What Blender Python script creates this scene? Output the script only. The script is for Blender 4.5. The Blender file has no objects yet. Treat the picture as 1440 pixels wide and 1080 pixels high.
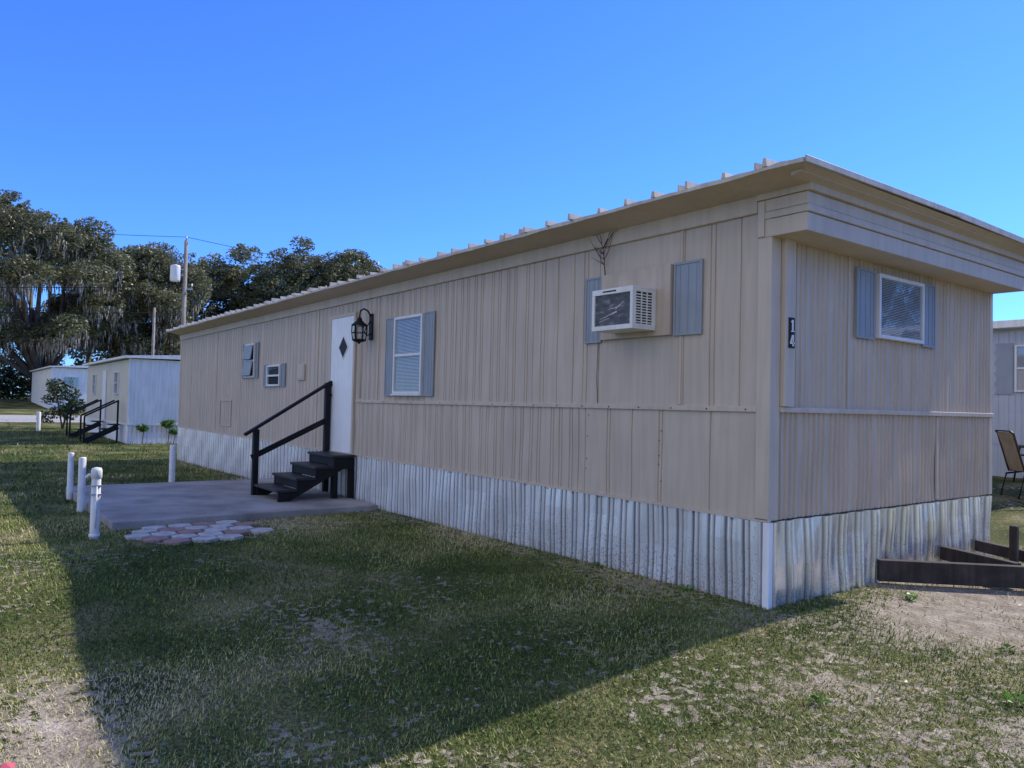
import bpy, math, random
import numpy as np
from mathutils import Vector, Matrix
random.seed(7); rng=np.random.default_rng(11)
scene=bpy.context.scene
COL=scene.collection

# ------------------------------------------------------------------ helpers
def empty(name,loc=(0,0,0)):
    e=bpy.data.objects.new(name,None); e.location=loc; e.empty_display_size=.3
    COL.objects.link(e); return e
def adopt(o,parent):
    if parent is not None:
        o.parent=parent
        o.matrix_parent_inverse=Matrix.Translation(parent.location).inverted()
def mesh(name,verts,faces,mat,parent=None,smooth=False,attr=None):
    me=bpy.data.meshes.new(name); me.from_pydata([tuple(v) for v in verts],[],faces)
    if attr is None: me.validate()
    me.materials.append(mat)
    if attr is not None:
        for nm,a in attr.items():
            at=me.attributes.new(nm,'FLOAT','POINT'); at.data.foreach_set('value',np.asarray(a,dtype=np.float32))
    if smooth:
        for p in me.polygons: p.use_smooth=True
    me.update()
    o=bpy.data.objects.new(name,me); COL.objects.link(o); adopt(o,parent); return o
def bigmesh(name,V,loops,k,mat,parent=None,attr=None):
    me=bpy.data.meshes.new(name); nf=len(loops)//k
    me.vertices.add(len(V)); me.vertices.foreach_set('co',np.ascontiguousarray(V,dtype=np.float32).ravel())
    me.loops.add(len(loops)); me.loops.foreach_set('vertex_index',np.ascontiguousarray(loops,dtype=np.int32))
    me.polygons.add(nf); me.polygons.foreach_set('loop_start',np.arange(0,nf*k,k,dtype=np.int32))
    me.update(calc_edges=True)
    for nm,a in (attr or {}).items():
        at=me.attributes.new(nm,'FLOAT','POINT'); at.data.foreach_set('value',np.asarray(a,dtype=np.float32))
    me.materials.append(mat)
    o=bpy.data.objects.new(name,me); COL.objects.link(o); adopt(o,parent); return o
BF=[(0,3,2,1),(4,5,6,7),(0,1,5,4),(1,2,6,5),(2,3,7,6),(3,0,4,7)]
def boxv(x0,x1,y0,y1,z0,z1):
    return [(x0,y0,z0),(x1,y0,z0),(x1,y1,z0),(x0,y1,z0),(x0,y0,z1),(x1,y0,z1),(x1,y1,z1),(x0,y1,z1)]
def bevel(o,w,s=2):
    m=o.modifiers.new('b','BEVEL'); m.width=w; m.segments=s; m.limit_method='ANGLE'; return o
def boxes(name,lst,mat,parent=None,bv=0.0):
    V=[];F=[]
    for b in lst:
        n=len(V)
        V+= boxv(*b) if not isinstance(b[0],tuple) else list(b)
        F+=[tuple(i+n for i in f) for f in BF]
    o=mesh(name,V,F,mat,parent)
    if bv: bevel(o,bv)
    return o
def beam(p,q,w,h):
    p=Vector(p);q=Vector(q);d=(q-p).normalized()
    s=d.cross(Vector((0,0,1)))
    if s.length<1e-4: s=Vector((1,0,0))
    s.normalize(); u=s.cross(d)
    s*=w/2;u*=h/2
    return tuple(tuple(a) for a in [p-s-u,p+s-u,q+s-u,q-s-u,p-s+u,p+s+u,q+s+u,q-s+u])
def tubes(name,paths,mat,parent=None,seg=7,smooth=True):
    V=[];F=[]
    for pts,rads in paths:
        pts=[Vector(p) for p in pts]
        if not hasattr(rads,'__len__'): rads=[rads]*len(pts)
        base=len(V); ref=Vector((.31,.17,.93))
        for i,p in enumerate(pts):
            d=(pts[min(i+1,len(pts)-1)]-pts[max(i-1,0)]).normalized()
            a=d.cross(ref)
            if a.length<.05: a=d.cross(Vector((1,0,0)))
            a.normalize(); b=d.cross(a)
            for j in range(seg):
                t=2*math.pi*j/seg
                V.append(p+(a*math.cos(t)+b*math.sin(t))*rads[i])
        for i in range(len(pts)-1):
            for j in range(seg):
                j2=(j+1)%seg
                F.append((base+i*seg+j,base+i*seg+j2,base+(i+1)*seg+j2,base+(i+1)*seg+j))
        F.append(tuple(base+j for j in range(seg))[::-1]); F.append(tuple(base+(len(pts)-1)*seg+j for j in range(seg)))
    return mesh(name,V,F,mat,parent,smooth=smooth)
_tab=rng.random((256,256))
def vn(x,y,s,sx=0):
    x=np.asarray(x,float)/s+17.3+sx*31.7; y=np.asarray(y,float)/s+91.1+sx*13.1
    xi=np.floor(x).astype(int); yi=np.floor(y).astype(int); fx=x-xi; fy=y-yi
    fx=fx*fx*(3-2*fx); fy=fy*fy*(3-2*fy)
    g=lambda a,b:_tab[a%256,b%256]
    return (g(xi,yi)*(1-fx)+g(xi+1,yi)*fx)*(1-fy)+(g(xi,yi+1)*(1-fx)+g(xi+1,yi+1)*fx)*fy
def fbm(x,y,s,sx=0): return (vn(x,y,s,sx)+.5*vn(x,y,s/2.1,sx+1)+.25*vn(x,y,s/4.3,sx+2))/1.75
def ss(a,b,x):
    t=np.clip((np.asarray(x,float)-a)/(b-a),0,1); return t*t*(3-2*t)
def terrain(x,y):
    x=np.asarray(x,float);y=np.asarray(y,float)
    h=-.16*ss(0,-19,x)*ss(-60,-19,x)
    h=h+ .55*ss(-38,-60,x)+.5*ss(-58,-82,x)
    h=h-.22*ss(-.3,-4.2,y)*ss(-5,-1,x)
    h=h+.35*ss(6,11,y)*ss(-25,-8,x)
    return h
def tz(x,y): return float(terrain(x,y))

# ------------------------------------------------------------------ materials
def newmat(name):
    m=bpy.data.materials.new(name); m.use_nodes=True; nt=m.node_tree
    b=nt.nodes['Principled BSDF']; return m,nt,b
def N(nt,t,**kw):
    n=nt.nodes.new(t)
    for k,v in kw.items(): setattr(n,k,v)
    return n
def noise(nt,scale,vec=None,detail=4,mapscale=None):
    tc=N(nt,'ShaderNodeTexCoord'); mp=N(nt,'ShaderNodeMapping')
    nt.links.new(tc.outputs['Object'],mp.inputs[0])
    if mapscale: mp.inputs['Scale'].default_value=mapscale
    n=N(nt,'ShaderNodeTexNoise'); n.inputs['Scale'].default_value=scale; n.inputs['Detail'].default_value=min(detail,5)
    nt.links.new(mp.outputs[0],n.inputs['Vector']); return n.outputs['Fac']
def ramp(nt,fac,stops):
    r=N(nt,'ShaderNodeValToRGB'); el=r.color_ramp.elements
    while len(el)<len(stops): el.new(.5)
    for e,(p,c) in zip(el,stops):
        e.position=p; e.color=(c[0],c[1],c[2],1) if hasattr(c,'__len__') else (c,c,c,1)
    nt.links.new(fac,r.inputs[0]); return r.outputs[0]
def mix(nt,fac,a,b,mode='MIX'):
    m=N(nt,'ShaderNodeMix',data_type='RGBA',blend_type=mode)
    for s,v in ((m.inputs[0],fac),(m.inputs[6],a),(m.inputs[7],b)):
        if isinstance(v,bpy.types.NodeSocket): nt.links.new(v,s)
        elif hasattr(v,'__len__'): s.default_value=(v[0],v[1],v[2],1)
        else: s.default_value=v
    return m.outputs[2]
def math_(nt,op,a,b=0.0,c=0.0,clamp=False):
    n=N(nt,'ShaderNodeMath',operation=op); n.use_clamp=clamp
    for s,v in zip(n.inputs,(a,b,c)):
        if isinstance(v,bpy.types.NodeSocket): nt.links.new(v,s)
        else: s.default_value=v
    return n.outputs[0]
def bump(nt,b,h,st=.3,dist=.01):
    n=N(nt,'ShaderNodeBump'); n.inputs['Strength'].default_value=st; n.inputs['Distance'].default_value=dist
    nt.links.new(h,n.inputs['Height']); nt.links.new(n.outputs[0],b.inputs['Normal'])
def paint(name,col,rough=.5,var=.12,scale=3,metal=0,streak=.1,bmp=.15,bscale=60,spec=.4):
    m,nt,b=newmat(name); c=np.array(col)
    n1=noise(nt,scale,detail=4)
    base=ramp(nt,n1,[(.3,c*(1-var)),(.7,np.minimum(c*(1+var),.95))])
    n2=noise(nt,4,detail=3,mapscale=(4,4,.30))
    st=ramp(nt,n2,[(.35,1-streak),(.60,1.0)])
    base=mix(nt,1.0,base,st,'MULTIPLY')
    nt.links.new(base,b.inputs['Base Color'])
    b.inputs['Roughness'].default_value=rough; b.inputs['Metallic'].default_value=metal
    b.inputs['Specular IOR Level'].default_value=spec
    if bmp>.2: bump(nt,b,noise(nt,bscale,detail=2),bmp,.004)
    return m
TAN=paint('tan_siding_paint',(.575,.472,.362),.5,.06,1.3,streak=.11,bmp=.1)
TAN2=paint('tan_trim_paint',(.60,.495,.38),.5,.07,2,streak=.10)
TAN3=paint('tan_soffit_paint',(.59,.48,.37),.55,.06,2,streak=.06)
ROOF=paint('galvanised_roof',(.52,.50,.46),.45,.12,4,metal=.3,streak=.1)
ROOFE=paint('roof_edge_paint',(.56,.49,.40),.5,.14,6,streak=.15)
WHITE=paint('white_paint',(.88,.87,.86),.4,.04,3,streak=.06)
FRAME=paint('white_window_frame',(.78,.76,.74),.4,.05,3)
SHUT=paint('shutter_blue_grey',(.31,.34,.37),.5,.06,3,streak=.08)
BLACK=paint('black_paint',(.012,.011,.011),.55,.3,6,spec=.25)
PVC=paint('white_pvc',(.82,.80,.76),.45,.1,9,streak=.2)
WOOD=paint('weathered_dark_timber',(.055,.042,.034),.85,.35,7,streak=.4,bmp=.5)
BARK=paint('oak_bark',(.15,.12,.095),.9,.35,1.5,bmp=.5,bscale=6)
POLEW=paint('grey_pole_wood',(.30,.26,.22),.85,.2,4,streak=.3)
GALV=paint('grey_metal',(.45,.46,.47),.4,.1,5,metal=.5)
OFFW=paint('aged_white_siding',(.88,.85,.77),.5,.06,1.5,streak=.15)
CREAM=paint('cream_siding',(.68,.62,.49),.5,.06,1.5,streak=.1)
BLUEG=paint('pale_blue_siding',(.50,.53,.57),.5,.05,2)
SLING=paint('tan_sling_fabric',(.34,.26,.17),.8,.15,8)
BRONZE=paint('bronze_tube',(.06,.045,.035),.4,.1,8,metal=.5)
BLIND=paint('blind_white',(.82,.81,.80),.5,.03,3)
DARK=paint('dark_interior',(.015,.015,.018),.6,.2,4)
PINK=paint('pink_litter',(.65,.12,.15),.5,.1,20)
VINE=paint('dead_vine',(.09,.05,.035),.9,.3,9)
PLY=paint('painted_plywood',(.56,.455,.35),.6,.07,5,streak=.10)

def skirtmat(name,base,metal,rough,dirt,vb=.5,xdep=True,crease=.45):
    m,nt,b=newmat(name); c=np.array(base)
    n1=noise(nt,3,detail=4,mapscale=(6,6,.2))
    col=ramp(nt,n1,[(.3,c*.82),(.5,c),(.72,np.minimum(c*1.04,.96))])
    # shading of the valleys beside each rib, mixed into the colour
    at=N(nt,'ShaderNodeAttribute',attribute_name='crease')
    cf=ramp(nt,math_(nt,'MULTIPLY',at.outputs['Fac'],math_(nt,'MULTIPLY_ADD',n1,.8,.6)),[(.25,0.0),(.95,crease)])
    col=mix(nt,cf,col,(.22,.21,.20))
    tc=N(nt,'ShaderNodeTexCoord'); sx=N(nt,'ShaderNodeSeparateXYZ'); nt.links.new(tc.outputs['Object'],sx.inputs[0])
    low=math_(nt,'MULTIPLY_ADD',sx.outputs[2],-2.2,.75)
    n4=noise(nt,.7,detail=2)
    dens=math_(nt,'ADD',low,math_(nt,'MULTIPLY_ADD',n4,1.6,-.8))
    if xdep:
        xr=N(nt,'ShaderNodeMapRange'); xr.inputs[1].default_value=-6; xr.inputs[2].default_value=-2.5; xr.inputs[3].default_value=-.9; xr.inputs[4].default_value=.15
        nt.links.new(sx.outputs[0],xr.inputs[0]); dens=math_(nt,'ADD',dens,xr.outputs[0])
    n3=noise(nt,70,detail=4,mapscale=(1,1,.7))
    f3=ramp(nt,math_(nt,'MULTIPLY_ADD',dens,.10,n3),[(.60,0.0),(.68,dirt)])
    n5=noise(nt,22,detail=4,mapscale=(1.6,1.6,.35))
    f5=ramp(nt,math_(nt,'MULTIPLY_ADD',dens,.16,n5),[(.62,0.0),(.87,dirt*.7)])
    col=mix(nt,f5,col,(.42,.37,.31))
    col=mix(nt,f3,col,(.22,.17,.12))
    nt.links.new(col,b.inputs['Base Color'])
    nt.links.new(math_(nt,'MULTIPLY_ADD',f3,-metal,metal),b.inputs['Metallic'])
    nt.links.new(ramp(nt,n1,[(.3,rough),(.7,min(rough+.12,1))]),b.inputs['Roughness'])
    bump(nt,b,noise(nt,2.5,detail=1,mapscale=(4,4,.25)),vb,.02)
    return m
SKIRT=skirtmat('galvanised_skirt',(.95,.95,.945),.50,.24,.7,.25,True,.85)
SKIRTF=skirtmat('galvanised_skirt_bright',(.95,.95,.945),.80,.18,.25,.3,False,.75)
SKIRTW=paint('white_skirt',(.88,.87,.85),.5,.06,4)

def glassmat(name,refl,rough=.03,wob=0):
    m,nt,b=newmat(name)
    b.inputs['Base Color'].default_value=(.8,.82,.84,1); b.inputs['Roughness'].default_value=rough; b.inputs['Metallic'].default_value=1
    tr=N(nt,'ShaderNodeBsdfTransparent'); tr.inputs[0].default_value=(.85,.88,.9,1)
    mx=N(nt,'ShaderNodeMixShader'); mx.inputs[0].default_value=refl
    nt.links.new(tr.outputs[0],mx.inputs[1]); nt.links.new(b.outputs[0],mx.inputs[2])
    nt.links.new(mx.outputs[0],nt.nodes['Material Output'].inputs[0])
    if wob: bump(nt,b,noise(nt,3,detail=2),wob,.03)
    return m
GLASS=glassmat('window_glass',.10)
MGLASS=glassmat('reflective_glass',.30,.05,.12)
def concrete():
    m,nt,b=newmat('weathered_concrete')
    a=ramp(nt,noise(nt,1.6,detail=7),[(.3,(.21,.20,.18)),(.55,(.35,.33,.30)),(.75,(.46,.43,.40))])
    a=mix(nt,ramp(nt,noise(nt,45,detail=3),[(.45,0.0),(.7,.35)]),a,(.16,.15,.14))
    nt.links.new(a,b.inputs['Base Color']); b.inputs['Roughness'].default_value=.9
    bump(nt,b,noise(nt,50,detail=5),.5,.01); return m
CONC=concrete()
def paver(name,c):
    m,nt,b=newmat(name); c=np.array(c)
    a=ramp(nt,noise(nt,9,detail=6),[(.3,c*.65),(.7,c*1.1)])
    nt.links.new(a,b.inputs['Base Color']); b.inputs['Roughness'].default_value=.9
    bump(nt,b,noise(nt,60,detail=5),.5,.01); return m
PR=paver('red_paver',(.37,.24,.20)); PW=paver('pale_paver',(.54,.52,.48))

def groundmat():
    m,nt,b=newmat('lawn_ground')
    g=ramp(nt,noise(nt,.9,detail=5),[(.3,(.05,.062,.018)),(.48,(.10,.11,.034)),(.60,(.20,.18,.075)),(.76,(.33,.275,.145))])
    fine=ramp(nt,noise(nt,38,detail=5),[(.33,.40),(.55,1.0),(.72,1.5)])
    g=mix(nt,1.0,g,fine,'MULTIPLY')
    at=N(nt,'ShaderNodeAttribute',attribute_name='bare')
    s=ramp(nt,noise(nt,6,detail=5),[(.3,(.25,.205,.145)),(.6,(.42,.35,.265)),(.8,(.56,.49,.39))])
    s=mix(nt,1.0,s,ramp(nt,noise(nt,90,detail=2),[(.3,.6),(.6,1.05)]),'MULTIPLY')
    f=ramp(nt,math_(nt,'MULTIPLY_ADD',noise(nt,14,detail=5),1.3,at.outputs['Fac']),[(.99,0.0),(1.25,1.0)])
    c=mix(nt,f,g,s)
    nt.links.new(c,b.inputs['Base Color']); b.inputs['Roughness'].default_value=.95; b.inputs['Specular IOR Level'].default_value=.1
    bump(nt,b,noise(nt,26,detail=5),.8,.04)
    return m
GROUND=groundmat()
def grassmat():
    m,nt,b=newmat('grass_blades')
    ge=N(nt,'ShaderNodeNewGeometry')
    at=N(nt,'ShaderNodeAttribute',attribute_name='dry_lit')
    c=ramp(nt,math_(nt,'MULTIPLY_ADD',ge.outputs['Random Per Island'],.5,at.outputs['Fac']),[(.30,(.06,.11,.02)),(.54,(.18,.235,.045)),(.78,(.42,.39,.13)),(1.0,(.58,.50,.27))])
    nt.links.new(c,b.inputs['Base Color']); b.inputs['Roughness'].default_value=.6; b.inputs['Specular IOR Level'].default_value=.2
    return m
GRASS=grassmat()
def leafmat(name,cs,trans=.25,scale=.35):
    m,nt,b=newmat(name)
    ge=N(nt,'ShaderNodeNewGeometry')
    c=ramp(nt,ge.outputs['Random Per Island'],[(0,cs[0]),(.5,cs[1]),(1,cs[2])])
    c=mix(nt,1.0,c,ramp(nt,noise(nt,scale,detail=2),[(.35,.6),(.65,1.25)]),'MULTIPLY')
    nt.links.new(c,b.inputs['Base Color']); b.inputs['Roughness'].default_value=.45; b.inputs['Specular IOR Level'].default_value=.5
    if trans>0:
        tl=N(nt,'ShaderNodeBsdfTranslucent'); nt.links.new(c,tl.inputs[0])
        mx=N(nt,'ShaderNodeMixShader'); mx.inputs[0].default_value=trans
        nt.links.new(b.outputs[0],mx.inputs[1]); nt.links.new(tl.outputs[0],mx.inputs[2]); nt.links.new(mx.outputs[0],nt.nodes['Material Output'].inputs[0])
    return m
LEAF=leafmat('live_oak_leaves',[(.09,.10,.045),(.17,.18,.08),(.29,.28,.15)],.3)
LEAF2=leafmat('bush_leaves',[(.03,.055,.02),(.06,.09,.03),(.10,.13,.05)],0,2)
MOSS=leafmat('spanish_moss',[(.20,.18,.14),(.28,.26,.20),(.34,.31,.25)],0)
WEED=leafmat('weed_leaves',[(.06,.14,.02),(.12,.23,.03),(.18,.32,.06)],.35,4)
DEADL=leafmat('fallen_leaf',[(.10,.06,.03),(.20,.13,.07),(.30,.22,.13)],0,4)

# ------------------------------------------------------------------ ground
def lines(segs):
    o=[]
    for a,b,n in segs: o+=list(np.linspace(a,b,n,endpoint=False))
    o.append(segs[-1][1]); return np.array(o)
gx=lines([(-900,-120,14),(-120,-60,30),(-60,-22,40),(-22,-9,60),(-9,5,150),(5,12,20),(12,60,14),(60,900,12)])
gy=lines([(-900,-60,12),(-60,-12,20),(-12,-6,20),(-6,4.5,110),(4.5,14,40),(14,60,30),(60,150,16),(150,900,12)])
GX,GY=np.meshgrid(gx,gy,indexing='ij')
def bare(x,y):
    b=.36*fbm(x,y,.8,3)+.24*(fbm(x,y,3.1,8)-.45)-.05
    b=b+.75*np.exp(-(((x-.95)/.65)**2+((y-1.1)/1.0)**2))
    b=b+.30*np.exp(-((y+.22)/.28)**2)*((x<.4)&(x>-19.5))*(.4+fbm(x,y,1.1,5))
    b=b+.45*np.exp(-(((x-.2)/.9)**2+((y+5.3)/.5)**2))
    b=b+.34*np.exp(-(((x+.6)/1.5)**2+((y+4.85)/.25)**2))
    b=b+.42*np.exp(-(((x-1.9)/.25)**2+((y+2.1)/.22)**2))+.35*np.exp(-(((x-2.3)/.2)**2+((y+.9)/.3)**2))
    b=b+.20*np.exp(-(((x+1.8)/.5)**2+((y+3.1)/.25)**2))+.2*np.exp(-(((x+.3)/.35)**2+((y+3.9)/.2)**2))
    b=b+.45*((x>-.2)&(x<2.2)&(y>1.6)&(y<4.2))*fbm(x,y,.8,9)
    b=b+.22*np.exp(-(((x+6.2)/.9)**2+((y+1.5)/1.3)**2))
    b=b+.11*ss(.2,1.2,x)+.06*ss(-4.4,-4.9,y)*ss(-8,-4,x)
    b=b-.35*ss(-12,-24,x)
    return b
Z=terrain(GX,GY)+ (fbm(GX,GY,1.7,6)-.5)*.035*(np.abs(GX)<25)
V=np.stack([GX.ravel(),GY.ravel(),Z.ravel()],1)
nx,ny=len(gx),len(gy)
I,J=np.meshgrid(np.arange(nx-1),np.arange(ny-1),indexing='ij'); q=(I*ny+J).ravel()
loops=np.stack([q,q+ny,q+ny+1,q+1],1).ravel()
ground=bigmesh('ground',V,loops,4,GROUND,attr={'bare':bare(GX,GY).ravel()})
def gz(x,y): return terrain(x,y)+(fbm(x,y,1.7,6)-.5)*.035

def make_grass():
    X=[];Y=[];L=[]
    for (x0,x1,y0,y1,dens,ln) in [(-3,5.2,-6.3,.6,6200,.024),(-9,-3,-6.5,.0,2800,.033),(-22,-9,-9,0,450,.055),(.02,5.2,.6,6,2400,.031),(-40,-22,-9,3,80,.09)]:
        n=int((x1-x0)*(y1-y0)*dens); x=rng.uniform(x0,x1,n); y=rng.uniform(y0,y1,n)
        keep=rng.random(n)<np.clip(1.45-1.7*bare(x,y),.06,1)*np.clip(.05+1.75*fbm(x,y,.30,12),0,1)
        keep&=~((x>-19.5)&(x<.05)&(y>-.03)); keep&=~((x>-11.35)&(x<-6.75)&(y>-3.75)&(y<-.1))
        keep&=~((x>-6.7)&(x<-5.25)&(y>-3.7)&(y<-2.3)&(rng.random(n)<.85))
        x=x[keep];y=y[keep]; X.append(x);Y.append(y);L.append(np.full(len(x),ln))
    x=np.concatenate(X);y=np.concatenate(Y);l=np.concatenate(L)*rng.uniform(.45,1.6,len(x))
    n=len(x); z=gz(x,y)-.003
    a=rng.uniform(0,2*np.pi,n); tilt=rng.uniform(.25,1.4,n); w=l*rng.uniform(.06,.13,n)+.0010
    dx=np.cos(a);dy=np.sin(a)
    tip=np.stack([x+dx*l*np.sin(tilt),y+dy*l*np.sin(tilt),z+l*np.cos(tilt)+.004],1)
    b1=np.stack([x-dy*w,y+dx*w,z],1); b2=np.stack([x+dy*w,y-dx*w,z],1)
    V=np.stack([b1,b2,tip],1).reshape(-1,3)
    dry_lit=.22+1.15*(fbm(x,y,1.1,20)-.34)+.45*(bare(x,y)-.15)+rng.normal(0,.08,n)
    dry_lit=dry_lit-.16*ss(1.2,.2,x)*ss(-4.8,-4.1,y)  # blades inside the home's shadow coloured greener and darker, shade put into the tone
    bigmesh('grass',V,np.arange(n*3),3,GRASS,attr={'dry_lit':np.repeat(dry_lit,3)})
make_grass()
n=1500; x=rng.uniform(-3,4.5,n); y=rng.uniform(-6,5,n); k=~((x<.05)&(y>-.05)); x=x[k];y=y[k];n=len(x)
a=rng.uniform(0,6.28,n); s=rng.uniform(.007,.015,n); z=gz(x,y)+.012
ca,sa=np.cos(a),np.sin(a)
P=lambda u,v,h: np.stack([x+(u*ca-v*sa)*s,y+(u*sa+v*ca)*s,z+h*s],1)
bigmesh('fallen_leaves',np.stack([P(-1.6,0,.3),P(0,-.6,-.2),P(1.6,0,.5),P(0,.6,.2)],1).reshape(-1,3),np.arange(4*n),4,DEADL)

def strip(name,x0,x1,y0,y1,mat,nyy=60,dz=.012,nxx=6):
    xs=np.linspace(x0,x1,nxx);ys=np.linspace(y0,y1,nyy);A,B=np.meshgrid(xs,ys,indexing='ij')
    V=np.stack([A.ravel(),B.ravel(),(terrain(A,B)+dz+.01).ravel()],1)
    I,J=np.meshgrid(np.arange(nxx-1),np.arange(nyy-1),indexing='ij'); q=(I*nyy+J).ravel()
    return bigmesh(name,V,np.stack([q,q+nyy,q+nyy+1,q+1],1).ravel(),4,mat)
ASPH=paver('sun_bleached_asphalt',(.42,.40,.37))
strip('road',-51,-45,-80,80,ASPH)

# ------------------------------------------------------------------ main mobile home
home=empty('mobile_home',(-9.7,2.18,0))
def zb(x): return .705-.0042*x
def ribbed(name,axis,a0,a1,off,sgn,zfun0,zfun1,grooves,depth,gw,mat,parent,wav=0.0,flat=.45,crease=False):
    pts=[(a0,0,.3)]
    for g,d in grooves:
        if g-gw<=pts[-1][0]+1e-3 or g+gw>=a1-1e-3: continue
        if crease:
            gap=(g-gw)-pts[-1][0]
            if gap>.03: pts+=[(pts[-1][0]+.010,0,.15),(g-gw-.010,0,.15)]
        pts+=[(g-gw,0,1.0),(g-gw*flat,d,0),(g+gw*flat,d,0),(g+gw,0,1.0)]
    pts.append((a1,0,.3))
    V=[];F=[];A=[]; nz=5
    for (a,d,cr) in pts:
        z0=zfun0(a);z1=zfun1(a)
        for k in range(nz):
            z=z0+(z1-z0)*k/(nz-1)
            w=wav*(math.sin(a*2.3+z*4)+math.sin(a*5.7-z*7+1))*.5
            o=off+sgn*(d*depth+w)
            V.append((a,o,z) if axis=='x' else (o,a,z)); A.append(cr)
    for i in range(len(pts)-1):
        for k in range(nz-1):
            f=(i*nz+k,(i+1)*nz+k,(i+1)*nz+k+1,i*nz+k+1)
            flip=(axis=='x' and sgn>0) or (axis=='y' and sgn<0)
            F.append(f[::-1] if flip else f)
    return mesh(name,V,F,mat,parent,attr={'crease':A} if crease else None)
def pat(a0,a1,seq,seed=0,d=-1):
    o=[];a=a0;i=0
    while a<a1:
        s=seq[i%len(seq)]; a+=s; i+=1; o.append((a,d))
    return o
seqN=[.045,.10,.045,.13,.045,.10,.045,.19]
grU=pat(-19.4,-3.2,seqN)+[(-3.01,-1),(-2.95,-1),(-2.72,-1),(-2.45,-1),(-2.29,-1),(-2.23,-1),(-2.05,-1),(-.97,-1),(-.92,-1),(-.62,-1),(-.57,-1),(-.3,-1)]
grL=pat(-7.7,-2.4,seqN)+[(-2.23,-1),(-1.9,-1),(-1.86,-1),(-1.55,-1),(-1.2,-1),(-1.16,-1),(-.6,-1)]
ribbed('siding_wall_rear','x',-19.4,-7.8,0,-1,lambda a:zb(a),lambda a:3.3,[g for g in grU if g[0]<-7.8],.011,.009,TAN,home,.002)
ribbed('siding_wall_upper','x',-7.8,-.12,0,-1,lambda a:1.64,lambda a:3.3,[g for g in grU if g[0]>-7.8],.011,.009,TAN,home,.004)
ribbed('siding_wall_lower','x',-7.8,-.12,0,-1,lambda a:zb(a),lambda a:1.60,grL,.011,.009,TAN,home,.006)
boxes('mid_rail',[(-7.8,-.12,-.022,.02,1.597,1.643)],TAN2,home,.004)
boxes('corner_post',[(-.12,.012,-.02,.12,zb(0),3.3)],TAN2,home,.006)
boxes('corner_post_far',[(-19.43,-19.33,-.015,.1,zb(-19),3.3)],TAN2,home,.005)
boxes('vertical_seam',[(x-.018,x+.018,-.012,.01,zb(x)+.01,3.27) for x in (-18.2,-15.8,-13.9,-9.45)]+[(x-.014,x+.014,-.010,.01,1.65,3.27) for x in (-7.05,-4.82,-.955)],TAN2,home,.003)
boxes('top_trim',[(-19.45,-.125,-.035,.02,3.27,3.42)],TAN2,home,.008)
mesh('drip_edge',[(-19.42,-.02,zb(-19.42)-.012),(.02,-.02,zb(0)-.012),(.02,-.02,zb(0)+.012),(-19.42,-.02,zb(-19.42)+.012),
 (-19.42,.01,zb(-19.42)-.012),(.02,.01,zb(0)-.012),(.02,.01,zb(0)+.012),(-19.42,.01,zb(-19.42)+.012)],
 [(0,1,2,3),(5,4,7,6),(3,2,6,7),(1,0,4,5),(0,3,7,4),(2,1,5,6)],TAN2,home)
sv=[]
for x in np.arange(-19.2,-.1,.41): sv.append((x-.006,x+.006,-.027,-.02,zb(x)-.03,zb(x)-.018))
for x in np.arange(-7.6,-.2,.41): sv.append((x-.006,x+.006,-.027,-.02,1.612,1.624))
rr=random.Random(77)
for x in (-2.2,-1.18):
    for z in np.arange(.82,1.58,.12):
        if rr.random()<.6: xx=x+rr.uniform(-.02,.02); zz_=z+rr.uniform(-.03,.03); sv.append((xx-.004,xx+.004,-.008,.004,zz_,zz_+.008))
boxes('screws',sv,BRONZE,home)
grF=pat(.28,4.3,[.075,.075,.075,.12],d=1)
ribbed('front_wall_upper','y',.1,4.30,0,1,lambda a:1.64,lambda a:3.12,[g for g in grF],.013,.012,TAN,home,.004)
ribbed('front_wall_lower','y',.1,4.30,-.014,1,lambda a:zb(0),lambda a:1.60,pat(.1,4.3,[.075,.075,.075,.075,.12],d=1),.018,.012,TAN,home,.010)
boxes('front_rail',[(-.03,.03,.12,4.37,1.60,1.645)],TAN2,home,.005)
boxes('front_corner_strip',[(0,.055,.125,.27,1.648,3.06)],TAN2,home,.006)
boxes('front_far_strip',[(-.1,.010,4.30,4.38,zb(0),3.06)],TAN2,home,.006)
boxes('front_seam',[(-.012,.008,2.98,3.02,.72,1.59),(0,.014,1.18,1.21,1.65,3.05),(0,.014,3.2,3.23,1.65,3.05)],TAN2,home,.003)
boxes('rear_walls',[(-19.4,-.12,.05,4.36,.5,3.28)],TAN,home)
boxes('front_header',[(-.12,.335,-.028,4.40,3.052,3.20),(-.12,.352,-.034,4.41,3.203,3.262),(-.12,.340,-.028,4.40,3.265,3.365)],TAN2,home,.006)
boxes('header_cap',[(-.13,.375,-.045,4.42,3.368,3.43)],TAN2,home,.006)
boxes('header_end_plate',[(-.115,-.05,-.040,-.030,3.06,3.36)],TAN2,home,.003)
V=[(-19.4,-.39,3.475),(.52,-.39,3.475),(.36,-.03,3.415),(-19.4,-.03,3.405),(.52,4.77,3.475),(.36,4.40,3.415)]
mesh('soffit',V,[(3,2,1,0),(2,5,4,1)],TAN3,home)
mid=2.185; rise=.02
V=[];F=[]
xs=np.arange(-19.45,.56,.185); xs=np.append(xs,.55)
r=random.Random(4)
for x in xs:
    e=r.uniform(-.010,.010); e2=r.uniform(-.012,.012)
    for (y,z) in [(-.405+e2,3.478+e),(-.405+e2,3.502+e),(mid,3.502+rise),(4.775,3.502),(4.775,3.478),(mid,3.478+rise)]:
        V.append((x,y,z))
n=len(xs)
for i in range(n-1):
    for j in range(6):
        k=(j+1)%6
        F.append((i*6+j,(i*6+k),(i+1)*6+k,(i+1)*6+j))
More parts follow.
